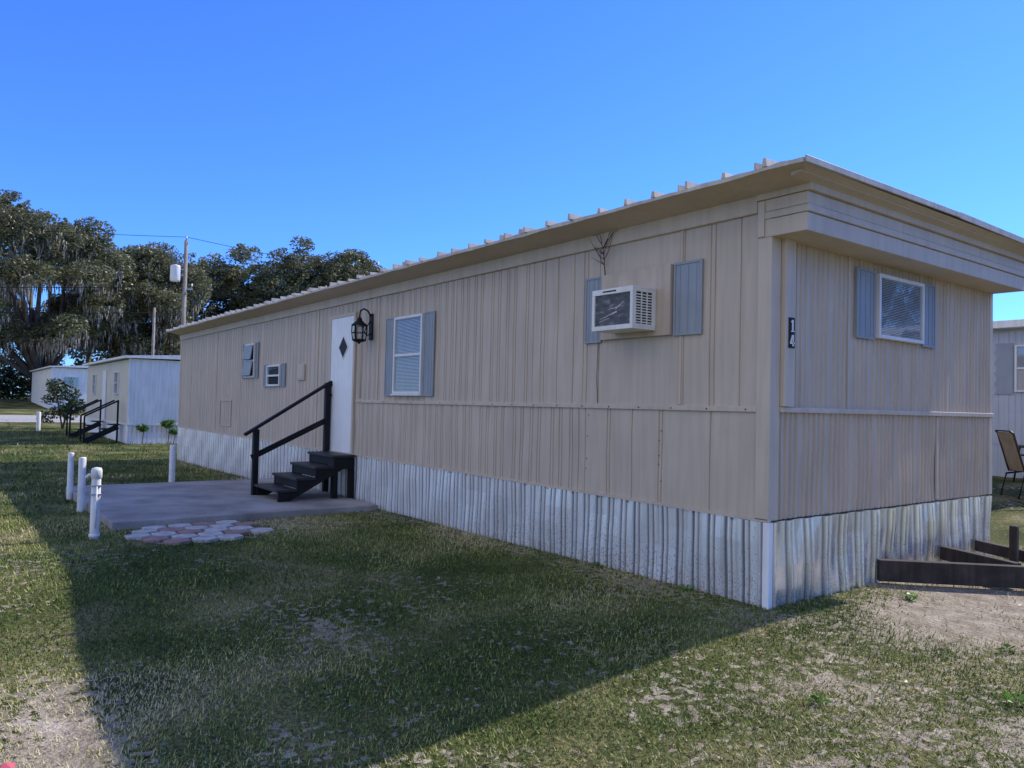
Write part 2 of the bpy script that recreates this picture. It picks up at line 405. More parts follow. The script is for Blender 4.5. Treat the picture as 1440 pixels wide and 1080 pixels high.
F.append((0,5,4,3,2,1)); F.append(tuple((n-1)*6+j for j in range(6)))
mesh('roof_sheet',V,F,ROOF,home)
rb=[]
x=.215
while x>-19.4:
    ext=r.uniform(0,.05); h=r.uniform(.038,.07); w=.017+r.uniform(0,.006)
    y0=-.41-ext; z0=3.500
    for (ya,za,yb,zb_) in ((y0,z0,mid,z0+rise),(mid,z0+rise,4.79,z0)):
        rb.append(((x-w,ya,za),(x+w,ya,za),(x+w,yb,zb_),(x-w,yb,zb_),(x-w*.6,ya,za+h),(x+w*.6,ya,za+h),(x+w*.6,yb,zb_+h),(x-w*.6,yb,zb_+h)))
    if r.random()<.3:
        x2=x-.085; rb.append(((x2-.008,y0,z0),(x2+.008,y0,z0),(x2+.008,y0+.3,z0+.025),(x2-.008,y0+.3,z0+.025),(x2-.006,y0,z0+.05),(x2+.006,y0,z0+.05),(x2+.006,y0+.3,z0+.07),(x2-.006,y0+.3,z0+.07)))
    x-=.372+r.uniform(-.03,.03)
boxes('roof_ribs',rb,ROOFE,home)
rk=[beam((.548,-.40,3.492),(.548,mid,3.487+rise),.016,.05),beam((.548,mid,3.487+rise),(.548,4.77,3.480),.016,.06)]
boxes('rake_trim',rk,ROOFE,home,.003)
boxes('gable_infill',[((.36,-.3,3.42),(.45,-.3,3.44),(.45,4.68,3.44),(.36,4.68,3.42),(.36,-.3,3.49),(.45,-.3,3.485),(.45,4.68,3.485),(.36,4.68,3.49))],TAN3,home)
V=[];F=[]
xe=np.linspace(-19.4,.54,60)
for i,x in enumerate(xe):
    e=r.uniform(-.006,.006); e2=r.uniform(-.008,.004)
    V+=[(x,-.418+e2,3.468+e),(x,-.404+e2,3.466+e),(x,-.404,3.497),(x,-.418+e2,3.497)]
for i in range(len(xe)-1):
    for j in range(4): F.append((i*4+j,i*4+(j+1)%4,i*4+4+(j+1)%4,i*4+4+j))
F+= [(0,1,2,3)[::-1],tuple((len(xe)-1)*4+j for j in range(4))]
mesh('eave_edge',V,F,ROOFE,home)

def corr(a0,a1,seq,seed):
    rr=random.Random(seed); o=[];a=a0+.05;i=0
    while a<a1:
        o.append((a+rr.uniform(-.004,.004),1)); a+=seq[i%len(seq)]; i+=1
    return o
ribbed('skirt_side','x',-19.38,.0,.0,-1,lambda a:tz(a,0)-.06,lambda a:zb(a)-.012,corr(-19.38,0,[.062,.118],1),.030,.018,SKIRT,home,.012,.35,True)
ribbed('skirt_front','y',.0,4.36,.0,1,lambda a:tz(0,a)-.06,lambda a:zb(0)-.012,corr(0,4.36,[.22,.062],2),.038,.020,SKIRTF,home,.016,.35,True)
boxes('skirt_corner',[(-.035,.028,-.028,.03,-.05,zb(0)-.014)],SKIRTW,home,.006)

# windows ------------------------------------------------------------
def slats_x(x0,x1,z0,z1,y):
    b=[]; z=z0+.01
    while z<z1-.01:
        b.append(((x0,y-.028,z),(x1,y-.028,z),(x1,y-.016,z+.012),(x0,y-.016,z+.012),(x0,y-.029,z+.0015),(x1,y-.029,z+.0015),(x1,y-.017,z+.0135),(x0,y-.017,z+.0135))); z+=.0205
    return b
def window_x(name,x0,x1,z0,z1,parent,yo=0.0,meet=True,blind=True,fw=.04,glass=None):
    y=yo
    boxes(name+'_frame',[(x0,x0+fw,y-.055,y,z0,z1),(x1-fw,x1,y-.055,y,z0,z1),(x0+fw,x1-fw,y-.055,y,z1-fw,z1),(x0+fw,x1-fw,y-.062,y,z0,z0+fw)]
       +([(x0+fw,x1-fw,y-.050,y-.02,(z0+z1)/2-.02,(z0+z1)/2+.02)] if meet else []),FRAME,parent,.004)
    boxes(name+'_back',[(x0+fw,x1-fw,y-.012,y-.009,z0+fw,z1-fw)],DARK,parent)
    if blind: boxes(name+'_blind',slats_x(x0+fw,x1-fw,z0+fw,z1-fw,y),BLIND,parent)
    mesh(name+'_glass',[(x0+fw,y-.034,z0+fw),(x1-fw,y-.034,z0+fw),(x1-fw,y-.034,z1-fw),(x0+fw,y-.034,z1-fw)],[(0,1,2,3)],glass or GLASS,parent)
def shutter(name,axis,a0,a1,off,sgn,z0,z1,parent,mat=None):
    mat=mat or SHUT
    def bx(p0,p1,d0,d1,za,zb2):
        lo,hi=sorted((off+sgn*d0,off+sgn*d1))
        return (p0,p1,lo,hi,za,zb2) if axis=='x' else (lo,hi,p0,p1,za,zb2)
    f=.022; L=[bx(a0,a0+f,0.002,.022,z0,z1),bx(a1-f,a1,0.002,.022,z0,z1),bx(a0+f,a1-f,.002,.022,z1-f,z1),bx(a0+f,a1-f,.002,.022,z0,z0+f),
       bx(a0+f,a1-f,.002,.014,z0+f,z1-f)]
    n=3
    for i in range(n):
        c=a0+f+(a1-a0-2*f)*(i+.5)/n; L.append(bx(c-.006,c+.006,.015,.018,z0+f+.005,z1-f-.005))
    boxes(name,L,mat,parent,.003)
window_x('side_window',-6.47,-5.63,1.74,2.89,home)
boxes('window_sill',[(-6.49,-5.61,-.075,-.002,1.715,1.738)],FRAME,home,.004)
shutter('side_window_shutter_left','x',-6.77,-6.49,-.01,-1,1.71,2.90,home)
shutter('side_window_shutter_right','x',-5.61,-5.33,-.01,-1,1.71,2.90,home)
window_x('small_window',-12.03,-11.27,1.89,2.33,home,blind=False)
shutter('small_window_shutter_left','x',-12.27,-12.06,-.01,-1,1.88,2.35,home)
shutter('small_window_shutter_right','x',-11.24,-11.02,-.01,-1,1.88,2.35,home)
window_x('awning_window',-13.52,-12.86,2.09,2.84,home,blind=False)
shutter('awning_window_shutter_left','x',-13.72,-13.55,-.01,-1,2.08,2.86,home)
shutter('awning_window_shutter_right','x',-12.83,-12.66,-.01,-1,2.08,2.86,home)
def pane(z0,z1,o=.05):
    return ((-13.47,-.06-o,z0),(-12.91,-.06-o,z0),(-12.91,-.06,z1),(-13.47,-.06,z1),(-13.47,-.075-o,z0+.008),(-12.91,-.075-o,z0+.008),(-12.91,-.075,z1+.008),(-13.47,-.075,z1+.008))
boxes('awning_pane',[pane(2.13,2.45),pane(2.49,2.80)],SHUT,home)
boxes('vent_cover',[(-10.36,-10.02,-.035,-.002,2.0,2.3),(-10.33,-10.05,-.045,-.034,2.03,2.27)],TAN2,home,.006)
boxes('access_hatch',[(-15.4,-14.5,-.02,-.002,1.56,1.59),(-15.4,-14.5,-.02,-.002,.96,.98),(-15.4,-15.37,-.02,-.002,.98,1.56),(-14.53,-14.5,-.02,-.002,.98,1.56)],TAN2,home,.003)
def window_y(name,y0,y1,z0,z1,xo,parent,blind=False):
    fw=.035;x=xo
    boxes(name+'_frame',[(x,x+.055,y0,y0+fw,z0,z1),(x,x+.055,y1-fw,y1,z0,z1),(x,x+.055,y0+fw,y1-fw,z1-fw,z1),(x,x+.062,y0+fw,y1-fw,z0,z0+fw)],FRAME,parent,.004)
    boxes(name+'_back',[(x+.013,x+.015,y0+fw,y1-fw,z0+fw,z1-fw)],DARK,parent)
    if blind:
        b=[]; z=z0+fw+.008; yb=y1-fw
        while z<z1-fw-.01:
            b.append(((x+.030,y0+fw,z),(x+.030,yb,z),(x+.018,yb,z+.013),(x+.018,y0+fw,z+.013),(x+.031,y0+fw,z+.0015),(x+.031,yb,z+.0015),(x+.019,yb,z+.0145),(x+.019,y0+fw,z+.0145))); z+=.0165
        boxes(name+'_blind',b,BLIND,parent)
    mesh(name+'_glass',[(x+.038,y0+fw,z0+fw),(x+.038,y1-fw,z0+fw),(x+.038,y1-fw,z1-fw),(x+.038,y0+fw,z1-fw)],[(0,1,2,3)],MGLASS,parent)
window_y('front_window',1.64,2.55,2.33,2.95,.014,home,True)
shutter('front_window_shutter_left','y',1.29,1.62,.014,1,2.31,2.97,home)
shutter('front_window_shutter_right','y',2.58,2.87,.014,1,2.31,2.97,home)
boxes('number_plaque',[(.056,.064,.165,.247,2.14,2.395)],BLACK,home,.002)
boxes('house_number',[(.065,.071,.200,.216,2.285,2.375),(.065,.071,.188,.200,2.352,2.366),(.065,.071,.188,.228,2.275,2.284),(.065,.071,.208,.222,2.155,2.25),(.065,.071,.174,.236,2.174,2.187)]+
      [((.0655,.176,2.188),(.0715,.176,2.188),(.0715,.189,2.188),(.0655,.189,2.188),(.0655,.202,2.25),(.0715,.202,2.25),(.0715,.2075,2.25),(.0655,.2075,2.25))],WHITE,home)
boxes('door_frame',[(-8.86,-8.80,-.04,.0,.74,3.10),(-7.90,-7.84,-.04,.0,.74,3.10),(-8.80,-7.90,-.04,.0,3.045,3.10),(-8.80,-7.90,-.06,.0,.72,.755)],TAN2,home,.004)
boxes('door_slab',[(-8.795,-7.905,-.032,-.012,.757,3.043)],WHITE,home,.004)
def diamond(r,h,y0,y1):
    c=(-8.28,2.53)
    P=[(c[0]-r,c[1]),(c[0],c[1]-h),(c[0]+r,c[1]),(c[0],c[1]+h)]
    return tuple((a,y1,b) for a,b in P)+tuple((a,y0,b) for a,b in P)
DF=[(0,1,2,3),(7,6,5,4),(0,4,5,1),(1,5,6,2),(2,6,7,3),(3,7,4,0)]
mesh('door_diamond_frame',diamond(.20,.21,-.040,-.033),DF,FRAME,home)
mesh('door_diamond_glass',diamond(.165,.175,-.045,-.041),DF,DARK,home)
tubes('door_handle',[([(-8.72,-.03,1.72),(-8.72,-.08,1.72),(-8.66,-.085,1.72)],.018),([(-8.72,-.03,1.9),(-8.72,-.05,1.9)],.028)],BLACK,home)
boxes('ac_panel',[(-1.98,-1.05,-.05,-.003,2.30,2.97)],PLY,home,.004)
shutter('ac_shutter_left','x',-2.25,-2.0,-.005,-1,2.28,2.97,home)
shutter('ac_shutter_right','x',-1.03,-.70,-.005,-1,2.29,2.97,home)
vp=[]
def twig(p,d,n,r0,rr):
    pts=[Vector(p)];d=Vector(d)
    for i in range(n):
        d=(d+Vector((rr.uniform(-.5,.5),rr.uniform(-.12,.08),rr.uniform(-.35,.5)))*.5).normalized()
        q=pts[-1]+d*.055; q.y=min(-.02,max(-.12,q.y)); q.z=min(q.z,3.40); pts.append(q)
    return pts,[r0*(1-.7*i/n) for i in range(n+1)]
rr=random.Random(21)
t=twig((-1.93,-.045,2.97),(0,0,1),7,.007,rr); vp.append(t)
for i in range(14):
    b=t[0][rr.randint(1,6)]; vp.append(twig(b,(rr.choice([-1,1])*rr.uniform(.4,1),0,.6),rr.randint(3,6),.0045,rr))
vp.append(([(-2.05,-.012,2.28),(-2.06,-.013,1.9),(-2.04,-.012,1.66)],.003))
tubes('dead_vine',vp,VINE,home,5)
tubes('conduit',[([(-7.62,-.02,2.6),(-7.62,-.02,1.66)],.008)],TAN2,home,5)

# ------------------------------------------------------------------ window air conditioner
ac=empty('window_air_conditioner',(-1.5,-.2,2.35))
AX0,AX1,AY0,AY1,AZ0,AZ1=-1.77,-1.22,-.37,-.052,2.35,2.75
ACW=paint('ac_white_enamel',(.82,.79,.72),.4,.05,5)
boxes('casing',[(AX0,AX1,AY0+.02,AY1,AZ0,AZ0+.02),(AX0,AX1,AY0+.02,AY1,AZ1-.02,AZ1),(AX0,AX0+.02,AY0+.02,AY1,AZ0+.02,AZ1-.02),
   (AX1-.018,AX1,AY0+.02,AY0+.05,AZ0+.02,AZ1-.02),(AX1-.018,AX1,AY0+.27,AY1,AZ0+.02,AZ1-.02),(AX1-.018,AX1,AY0+.05,AY0+.27,AZ0+.02,AZ0+.05),(AX1-.018,AX1,AY0+.05,AY0+.27,AZ1-.05,AZ1-.02),
   (AX0,AX1,AY0,AY0+.02,AZ1-.055,AZ1),(AX0,AX1,AY0,AY0+.02,AZ0,AZ0+.045),(AX0,AX0+.035,AY0,AY0+.02,AZ0+.045,AZ1-.055),(AX1-.035,AX1,AY0,AY0+.02,AZ0+.045,AZ1-.055)],ACW,ac,.004)
boxes('core',[(AX0+.03,AX1-.03,AY0+.03,AY1,AZ0+.03,AZ1-.03)],DARK,ac)
boxes('side_louvres',[(AX1-.014,AX1-.002,AY0+.05,AY0+.27,z,z+.011) for z in np.arange(AZ0+.06,AZ1-.055,.026)]+[(AX1-.012,AX1+.001,y,y+.008,AZ0+.05,AZ1-.05) for y in (AY0+.12,AY0+.195)],ACW,ac)
def coilmat():
    m,nt,b=newmat('ac_coil')
    n=noise(nt,9,detail=5,mapscale=(1.2,1,2.6))
    c=ramp(nt,n,[(.35,(.09,.085,.08)),(.60,(.17,.16,.15)),(.66,(.36,.34,.32)),(.72,(.15,.14,.13))])
    nt.links.new(c,b.inputs['Base Color']); b.inputs['Roughness'].default_value=.45; b.inputs['Metallic'].default_value=.2
    return m
COIL=coilmat()
boxes('rear_coil_fins',[(x,x+.006,AY0+.014,AY0+.03,AZ0+.045,AZ1-.055) for x in np.arange(AX0+.038,AX1-.037,.009)],COIL,ac)
rr=random.Random(3)
def patch(u0,v0,u1,v1,w0,w1):
    return ([(AX0+.04+.47*(u0+(u1-u0)*t)+rr.uniform(-.004,.004),AY0+.014,AZ0+.05+.29*(v0+(v1-v0)*t)+rr.uniform(-.004,.004)) for t in np.linspace(0,1,7)],list(np.linspace(w0,w1,7)))
sc=[patch(.15,.22,.62,.42,.003,.010),patch(.35,.50,.72,.60,.003,.006),patch(.58,.48,.80,.74,.008,.004),patch(.12,.12,.40,.22,.006,.003)]
tubes('bent_fin_patches',sc,paint('bent_fin_metal',(.58,.56,.53),.5,.3,30),ac,5)
boxes('label_strip',[(AX0+.15,AX0+.33,AY0-.001,AY0,AZ1-.034,AZ1-.02)],BLACK,ac)

# ------------------------------------------------------------------ lantern
la=empty('wall_lantern',(-7.3,-.1,2.6))
lx,ly=-7.30,-.22
tubes('scroll_arm',[([(lx,-.03,2.98),(lx,-.08,3.06),(lx,-.15,3.09),(lx,-.21,3.05),(lx,ly,2.98),(lx,ly,2.93)],.013),([(lx,-.03,2.70),(lx,-.09,2.66),(lx,-.13,2.72),(lx,-.10,2.80),(lx,-.03,2.9)],.009)],BLACK,la)
boxes('back_plate',[(lx-.06,lx+.06,-.03,-.008,2.60,3.02)],BLACK,la,.008)
def lathe(name,prof,cx,cy,mat,parent,seg=16):
    V=[];F=[]
    for (r_,z) in prof:
        for j in range(seg): V.append((cx+r_*math.cos(2*math.pi*j/seg),cy+r_*math.sin(2*math.pi*j/seg),z))
    for i in range(len(prof)-1):
        for j in range(seg):
            k=(j+1)%seg; F.append((i*seg+j,i*seg+k,(i+1)*seg+k,(i+1)*seg+j))
    return mesh(name,V,F,mat,parent,smooth=True)
lathe('lantern_roof',[(.002,2.96),(.03,2.94),(.05,2.89),(.11,2.84),(.13,2.82),(.12,2.81)],lx,ly,BLACK,la)
lathe('lantern_base',[(.10,2.60),(.115,2.585),(.08,2.56),(.03,2.55),(.012,2.53),(.002,2.52)],lx,ly,BLACK,la)
lathe('lantern_glass',[(.085,2.60),(.10,2.70),(.105,2.81)],lx,ly,GLASS,la)
tubes('lantern_bars',[([(lx+.10*math.cos(a),ly+.10*math.sin(a),2.59),(lx+.118*math.cos(a),ly+.118*math.sin(a),2.71),(lx+.115*math.cos(a),ly+.115*math.sin(a),2.82)],.009) for a in np.arange(0,6.2,math.pi/3)]+[([(lx+.115*math.cos(a),ly+.115*math.sin(a),2.70) for a in np.linspace(0,6.283,13)],.007)],BLACK,la,5)

# ------------------------------------------------------------------ patio slab, pavers, steps, posts
slab=boxes('patio_slab',[(-11.3,-8.98,-3.7,-.09,-.15,.045),(-8.97,-6.75,-3.72,-.09,-.15,.048)],CONC,None,.012)
pv=empty('stepping_stone_pavers',(-5.9,-3,0))
VR=[];FR=[];VW=[];FW=[]
rr=random.Random(5)
for i in range(5):
    for j in range(5):
        if (i,j) in ((0,0),(4,4),(4,0)): continue
        cx=-6.55+i*.285+rr.uniform(-.012,.012); cy=-3.58+j*.30+(.15 if i%2 else 0)+rr.uniform(-.012,.012); r_=.152
        A=(VR,FR) if (i+j*2)%3==0 else (VW,FW)
        z0=tz(cx,cy); n=len(A[0]); a0=rr.uniform(-.05,.05); tl=rr.uniform(-.004,.004)
        for zz,rf in ((-.03,1),(.020,1),(.025,.96)):
            for k in range(6):
                a=a0+math.pi/3*k; A[0].append((cx+r_*rf*math.cos(a),cy+r_*rf*math.sin(a),z0+zz+tl*math.cos(a)+.006))
        for L in range(2):
            for k in range(6): A[1].append((n+L*6+k,n+L*6+(k+1)%6,n+L*6+6+(k+1)%6,n+L*6+6+k))
        A[1].append(tuple(n+12+k for k in range(6)))
mesh('red_pavers',VR,FR,PR,pv); mesh('pale_pavers',VW,FW,PW,pv)

st=empty('entry_steps',(-8.2,-.7,0))
SX0,SX1=-8.70,-7.68
tr=[]
steps=[(.0,.42,.745),(.40,.72,.575),(.70,1.02,.405),(1.0,1.32,.235)]
for i,(a,b,z) in enumerate(steps):
    tr.append((SX0-.02,SX1+.02,-b-.02,-a-.01 if i else -.045,z-.04,z))
TREAD=paint('worn_black_tread',(.035,.032,.03),.5,.4,5,spec=.4)
boxes('treads',tr,TREAD,st,.006)
def stringer(name,x0,x1):
    P=[(-.05,.70),(-.41,.70),(-.41,.532),(-.71,.532),(-.71,.362),(-1.01,.362),(-1.01,.192),(-1.30,.192),(-1.30,.05),(-1.12,.05),(-.25,.52),(-.05,.52)]
    V=[(x0,y,z) for y,z in P]+[(x1,y,z) for y,z in P]; n=len(P)
    F=[(i,(i+1)%n,n+(i+1)%n,n+i) for i in range(n)]+[tuple(range(n))[::-1],tuple(range(n,2*n))]
    return mesh(name,V,F,BLACK,st)
stringer('stringer_near',SX1-.045,SX1); stringer('stringer_far',SX0,SX0+.045); 
boxes('risers',[(SX0+.05,SX1-.05,-.405,-.385,.58,.70),(SX0+.05,SX1-.05,-.705,-.685,.41,.53),(SX0+.05,SX1-.05,-1.005,-.985,.24,.36)],BLACK,st)
boxes('posts',[(SX1-.09,SX1-.0,-.135,-.045,.0,.515),(SX1-.14,SX1-.05,-.40,-.31,.045,.50),(SX0-.09,SX0-.002,-.14,-.05,.0,1.93),(SX0-.09,SX0-.002,-1.36,-1.27,.045,1.12)],BLACK,st,.006)
boxes('handrail',[beam((SX0-.045,-1.50,1.03),(SX0-.045,-.03,1.95),.095,.045),beam((SX0-.045,-1.38,.66),(SX0-.045,-.06,1.30),.04,.09)],BLACK,st,.004)

def pvc(name,x,y,h,r_=.045,extra=False):
    e=empty(name,(x,y,0)); z=tz(x,y)
    lathe('pipe',[(r_,z-.05),(r_,z+h-.02),(r_*.9,z+h-.004),(.002,z+h)],x,y,PVC,e,20)
    if extra:
        lathe('collar',[(r_+.001,z+.01),(r_+.010,z+.02),(r_+.010,z+.05),(r_+.001,z+.055)],x,y,PVC,e,20)
        lathe('cap',[(r_+.001,z+h-.11),(r_+.010,z+h-.105),(r_+.010,z+h-.02),(r_,z+h+.01),(.003,z+h+.02)],x,y,PVC,e,20)
        tubes('spout',[([(x,y,z+h-.07),(x-.02,y-.075,z+h-.07),(x-.03,y-.10,z+h-.10)],.02),([(x+.05,y-.0,z+h-.2),(x+.05,y,z+.12)],.010)],PVC,e,8)
        boxes('strap',[(x-.055,x+.055,y-.055,y+.055,z+h-.2,z+h-.185),(x-.055,x+.055,y-.055,y+.055,z+h-.30,z+h-.285)],GALV,e)
    return e
pvc('pvc_post',-10.45,-3.74,.77); pvc('pvc_post',-8.75,-3.80,.79,.05); pvc('pvc_standpipe',-6.2,-3.99,.80,.05,True); pvc('pvc_post',-11.42,-1.97,.83,.055)
pvc('pvc_post',-38,-1.8,.9,.09)

tg=empty('timber_hitch_frame',(.5,2.8,0))
def gb(p,q,w,h,zc): return beam((p[0],p[1],tz(*p)+zc),(q[0],q[1],tz(*q)+zc),w,h)
boxes('beams',[gb((.03,1.72),(1.6,3.30),.09,.20,.125),gb((.04,3.05),(.86,2.72),.08,.14,.16),gb((.04,3.9),(1.3,3.3),.08,.12,.16)],WOOD,tg,.008)
boxes('post',[(.57,.64,3.30,3.37,-.05,.50)],WOOD,tg,.01)

lt=mesh('litter_wrapper',[(-.72,-5.17,-.18),(-.60,-5.20,-.165),(-.58,-5.12,-.15),(-.70,-5.10,-.17),(-.65,-5.15,-.135)],[(0,1,4),(1,2,4),(2,3,4),(3,0,4)],PINK)
lt.location.z=.0+ (tz(-.65,-5.15)+.20)

def leafquads(name,p,size,mat,parent=None,up=.0):
    n=len(p); a=rng.normal(size=(n,3)); a[:,2]*=.6; a/=np.linalg.norm(a,axis=1)[:,None]
    b=rng.normal(size=(n,3)); b=np.cross(a,b); b/=np.linalg.norm(b,axis=1)[:,None]
    s=(np.asarray(size)*rng.uniform(.6,1.4,n))[:,None]
    V=np.stack([p-a*s,p-b*s*.5,p+a*s,p+b*s*.5],1).reshape(-1,3)
    return bigmesh(name,V,np.arange(4*n),4,mat,parent)
def leaves(name,C,R,n,size,mat,parent=None):
    C=np.asarray(C,float)
    d=rng.normal(size=(n,3)); d/=np.linalg.norm(d,axis=1)[:,None]
    p=C+d*np.asarray(R)*rng.random((n,1))**.45
    return leafquads(name,p,size,mat,parent)
for (x,y,R,n) in [(.42,2.62,.15,150),(.75,2.95,.12,100),(.5,1.35,.07,50),(-1.9,-.12,.06,30),(-.75,-.10,.07,30),(-10.6,-.25,.18,140),(-8.95,-.2,.14,90),(1.6,.4,.06,30),(-7.25,-.2,.10,60),(2.0,-.6,.07,34),(1.3,-1.4,.06,30)]:
    leaves('weed_plant',(x,y,tz(x,y)+R*.35),(R,R,R*.6),n,.02,WEED)

# ------------------------------------------------------------------ trees
def tree_points(lobes,dens,flat=.68):
    P=[]
    for (c,r_) in lobes:
        n=int(dens*r_*r_); d=rng.normal(size=(n,3)); d/=np.linalg.norm(d,axis=1)[:,None]
        k=rng.random((n,1)); rad=.45+.65*k**.7
        p=np.asarray(c)+d*rad*np.array([r_,r_,r_*flat])
        keep=(vn(p[:,0]+p[:,2]*.7,p[:,1]-p[:,2]*.9,.9,4)+.45*vn(p[:,0],p[:,2],.45,9))>.6
        P.append(p[keep])
    return np.concatenate(P)
def oak(name,x,y,z0,hw,ztop,zlow,nl,seed,dens=600,leaf=.135,trunk=True,moss=True,shift=(0,0),lr=(1.1,2.1)):
    r_=random.Random(seed); e=empty(name,(x,y,z0))
    cz=(ztop+zlow)/2; hz=(ztop-zlow)/2; lobes=[]
    cx,cy=x+shift[0],y+shift[1]
    while len(lobes)<nl:
        a=r_.uniform(0,2*math.pi); u=r_.uniform(-.85,1); q=math.sqrt(max(0,1-u*u))*r_.uniform(.5,1)
        u*=r_.uniform(.7,1)
        R_=r_.uniform(*lr)
        c=(cx+(hw-R_*.7)*q*math.cos(a),cy+(hw-R_*.7)*q*math.sin(a),cz+(hz-R_*.6)*u)
        lobes.append((c,R_))
    p=tree_points(lobes,dens)
    leafquads('leaves',p,leaf,LEAF,e)
    if moss:
        M=[]
        for (c,R_) in lobes:
            for _ in range(14):
                a=r_.uniform(0,6.28); q=R_*r_.uniform(.3,1.05)
                M.append((c[0]+q*math.cos(a),c[1]+q*math.sin(a),c[2]-R_*.3,r_.uniform(.6,2.0)))
        M=np.array(M); n=len(M); K=7
        V=[]
        for k in range(K):
            f0=k/K; 
            px=M[:,0]+rng.normal(0,.10,n); py=M[:,1]+rng.normal(0,.10,n); pz=M[:,2]-M[:,3]*f0
            L=M[:,3]*.32; w=rng.uniform(.05,.12,n)*(1-.6*f0); a=rng.uniform(0,6.28,n)
            V.append(np.stack([np.stack([px-w*np.cos(a),py-w*np.sin(a),pz],1),np.stack([px+w*np.cos(a),py+w*np.sin(a),pz+.05],1),np.stack([px+rng.normal(0,.05,n),py,pz-L],1)],1).reshape(-1,3))
        V=np.concatenate(V); bigmesh('spanish_moss',V,np.arange(len(V)),3,MOSS,e)
    if trunk:
        paths=[]
        fork=z0+ (zlow-z0)*.55+1.0
        paths.append(([(x,y,z0-.3),(x+.05,y,z0+.5),(x+.1,y+.1,fork-1),(x+.15,y+.1,fork)],[.85,.6,.5,.48]))
        for (c,R_) in r_.sample(lobes,min(len(lobes),20)):
            s=Vector((x+.15,y+.1,fork-r_.uniform(0,1))); t=Vector(c); m1=s.lerp(t,.35)+Vector((r_.uniform(-.8,.8),r_.uniform(-.8,.8),r_.uniform(.2,1))); m2=s.lerp(t,.7)+Vector((r_.uniform(-.7,.7),r_.uniform(-.7,.7),r_.uniform(0,.8)))
            paths.append(([s,m1,m2,t],[.34,.22,.13,.05]))
        tubes('trunk_and_limbs',paths,BARK,e,8)
    return e
oak('live_oak_tree',-78.5,1.6,1.0,10.2,19.9,3.6,110,3,shift=(0,-1.5))
oak('live_oak_tree',-80,11.5,1.0,6.8,17.8,3.0,72,5,shift=(0,-.8))
oak('live_oak_tree',-92,-12,1.0,11,18.0,3.5,50,8,dens=220,leaf=.2)
bt=empty('distant_trees',(-90,25,1)); lob=[]
r_=random.Random(12)
def belt(cx,cy,hw,top,n,zl=1.5,lr=(1.2,2.2)):
    for _ in range(n):
        a=r_.uniform(0,6.28);u=r_.random()**.42
        q=r_.uniform(0,1)**.5
        R_=r_.uniform(*lr)
        zt=zl+(top-R_*.6-zl)*u*math.sqrt(max(.05,1-.35*q*q))
        lob.append(((cx+hw*q*math.cos(a),cy+hw*q*math.sin(a),zt),R_))
belt(-91,14.5,4.0,18.6,46); belt(-89,19,4.0,19.6,48); belt(-87,24,4.2,20.6,46); belt(-84,28.6,4.2,21.3,50); belt(-81,33,3.4,20.4,42); belt(-79,36,2.6,19.0,30); belt(-97,8,5,14,18); belt(-97,-2,6,12,16); belt(-100,-14,8,12,12)
leafquads('leaves',tree_points(lob,360),.165,LEAF,bt)
tubes('trunks',[([(x,y,.5),(x+.3,y,5),(x,y+.5,11)],[.4,.3,.15]) for x,y in ((-93,15),(-90,21),(-86,27),(-82.5,32),(-97,8),(-97,-2),(-100,-14))],BARK,bt)
lob=[((r_.uniform(-104,-98),y,r_.uniform(1.5,5.5)),r_.uniform(1.8,2.8)) for y in np.arange(-40,45,1.1)]
leafquads('hedgerow',tree_points(lob,110),.28,LEAF2)
lob=[]
belt(-19,51,5,8.6,18); belt(-8,56,6,9.5,16)
leafquads('distant_trees',tree_points(lob,200),.17,LEAF)
lob=[]
belt(22,42,6,12,40,2.5); belt(33,38,7,15,24); belt(15,52,6,14,20)
leafquads('distant_trees',tree_points(lob,130),.22,LEAF)

sh=empty('garden_shrub',(-40,-.9,0))
lob=[((-40+r_.uniform(-.5,.5),-.6+r_.uniform(-.7,.7),tz(-40,0)+z),r_.uniform(.28,.5)) for z in np.linspace(.6,2.2,14)]
leafquads('foliage',tree_points(lob,900),.085,LEAF2,sh)
tubes('stems',[([(-40,-.6,-.1),(-40+dx,-.6+dy,1.2),(-40+dx*2,-.6+dy*2,2.2)],[.04,.03,.01]) for dx,dy in ((.1,.2),(-.1,-.2),(.15,-.25),(0,.3))],BARK,sh,5)

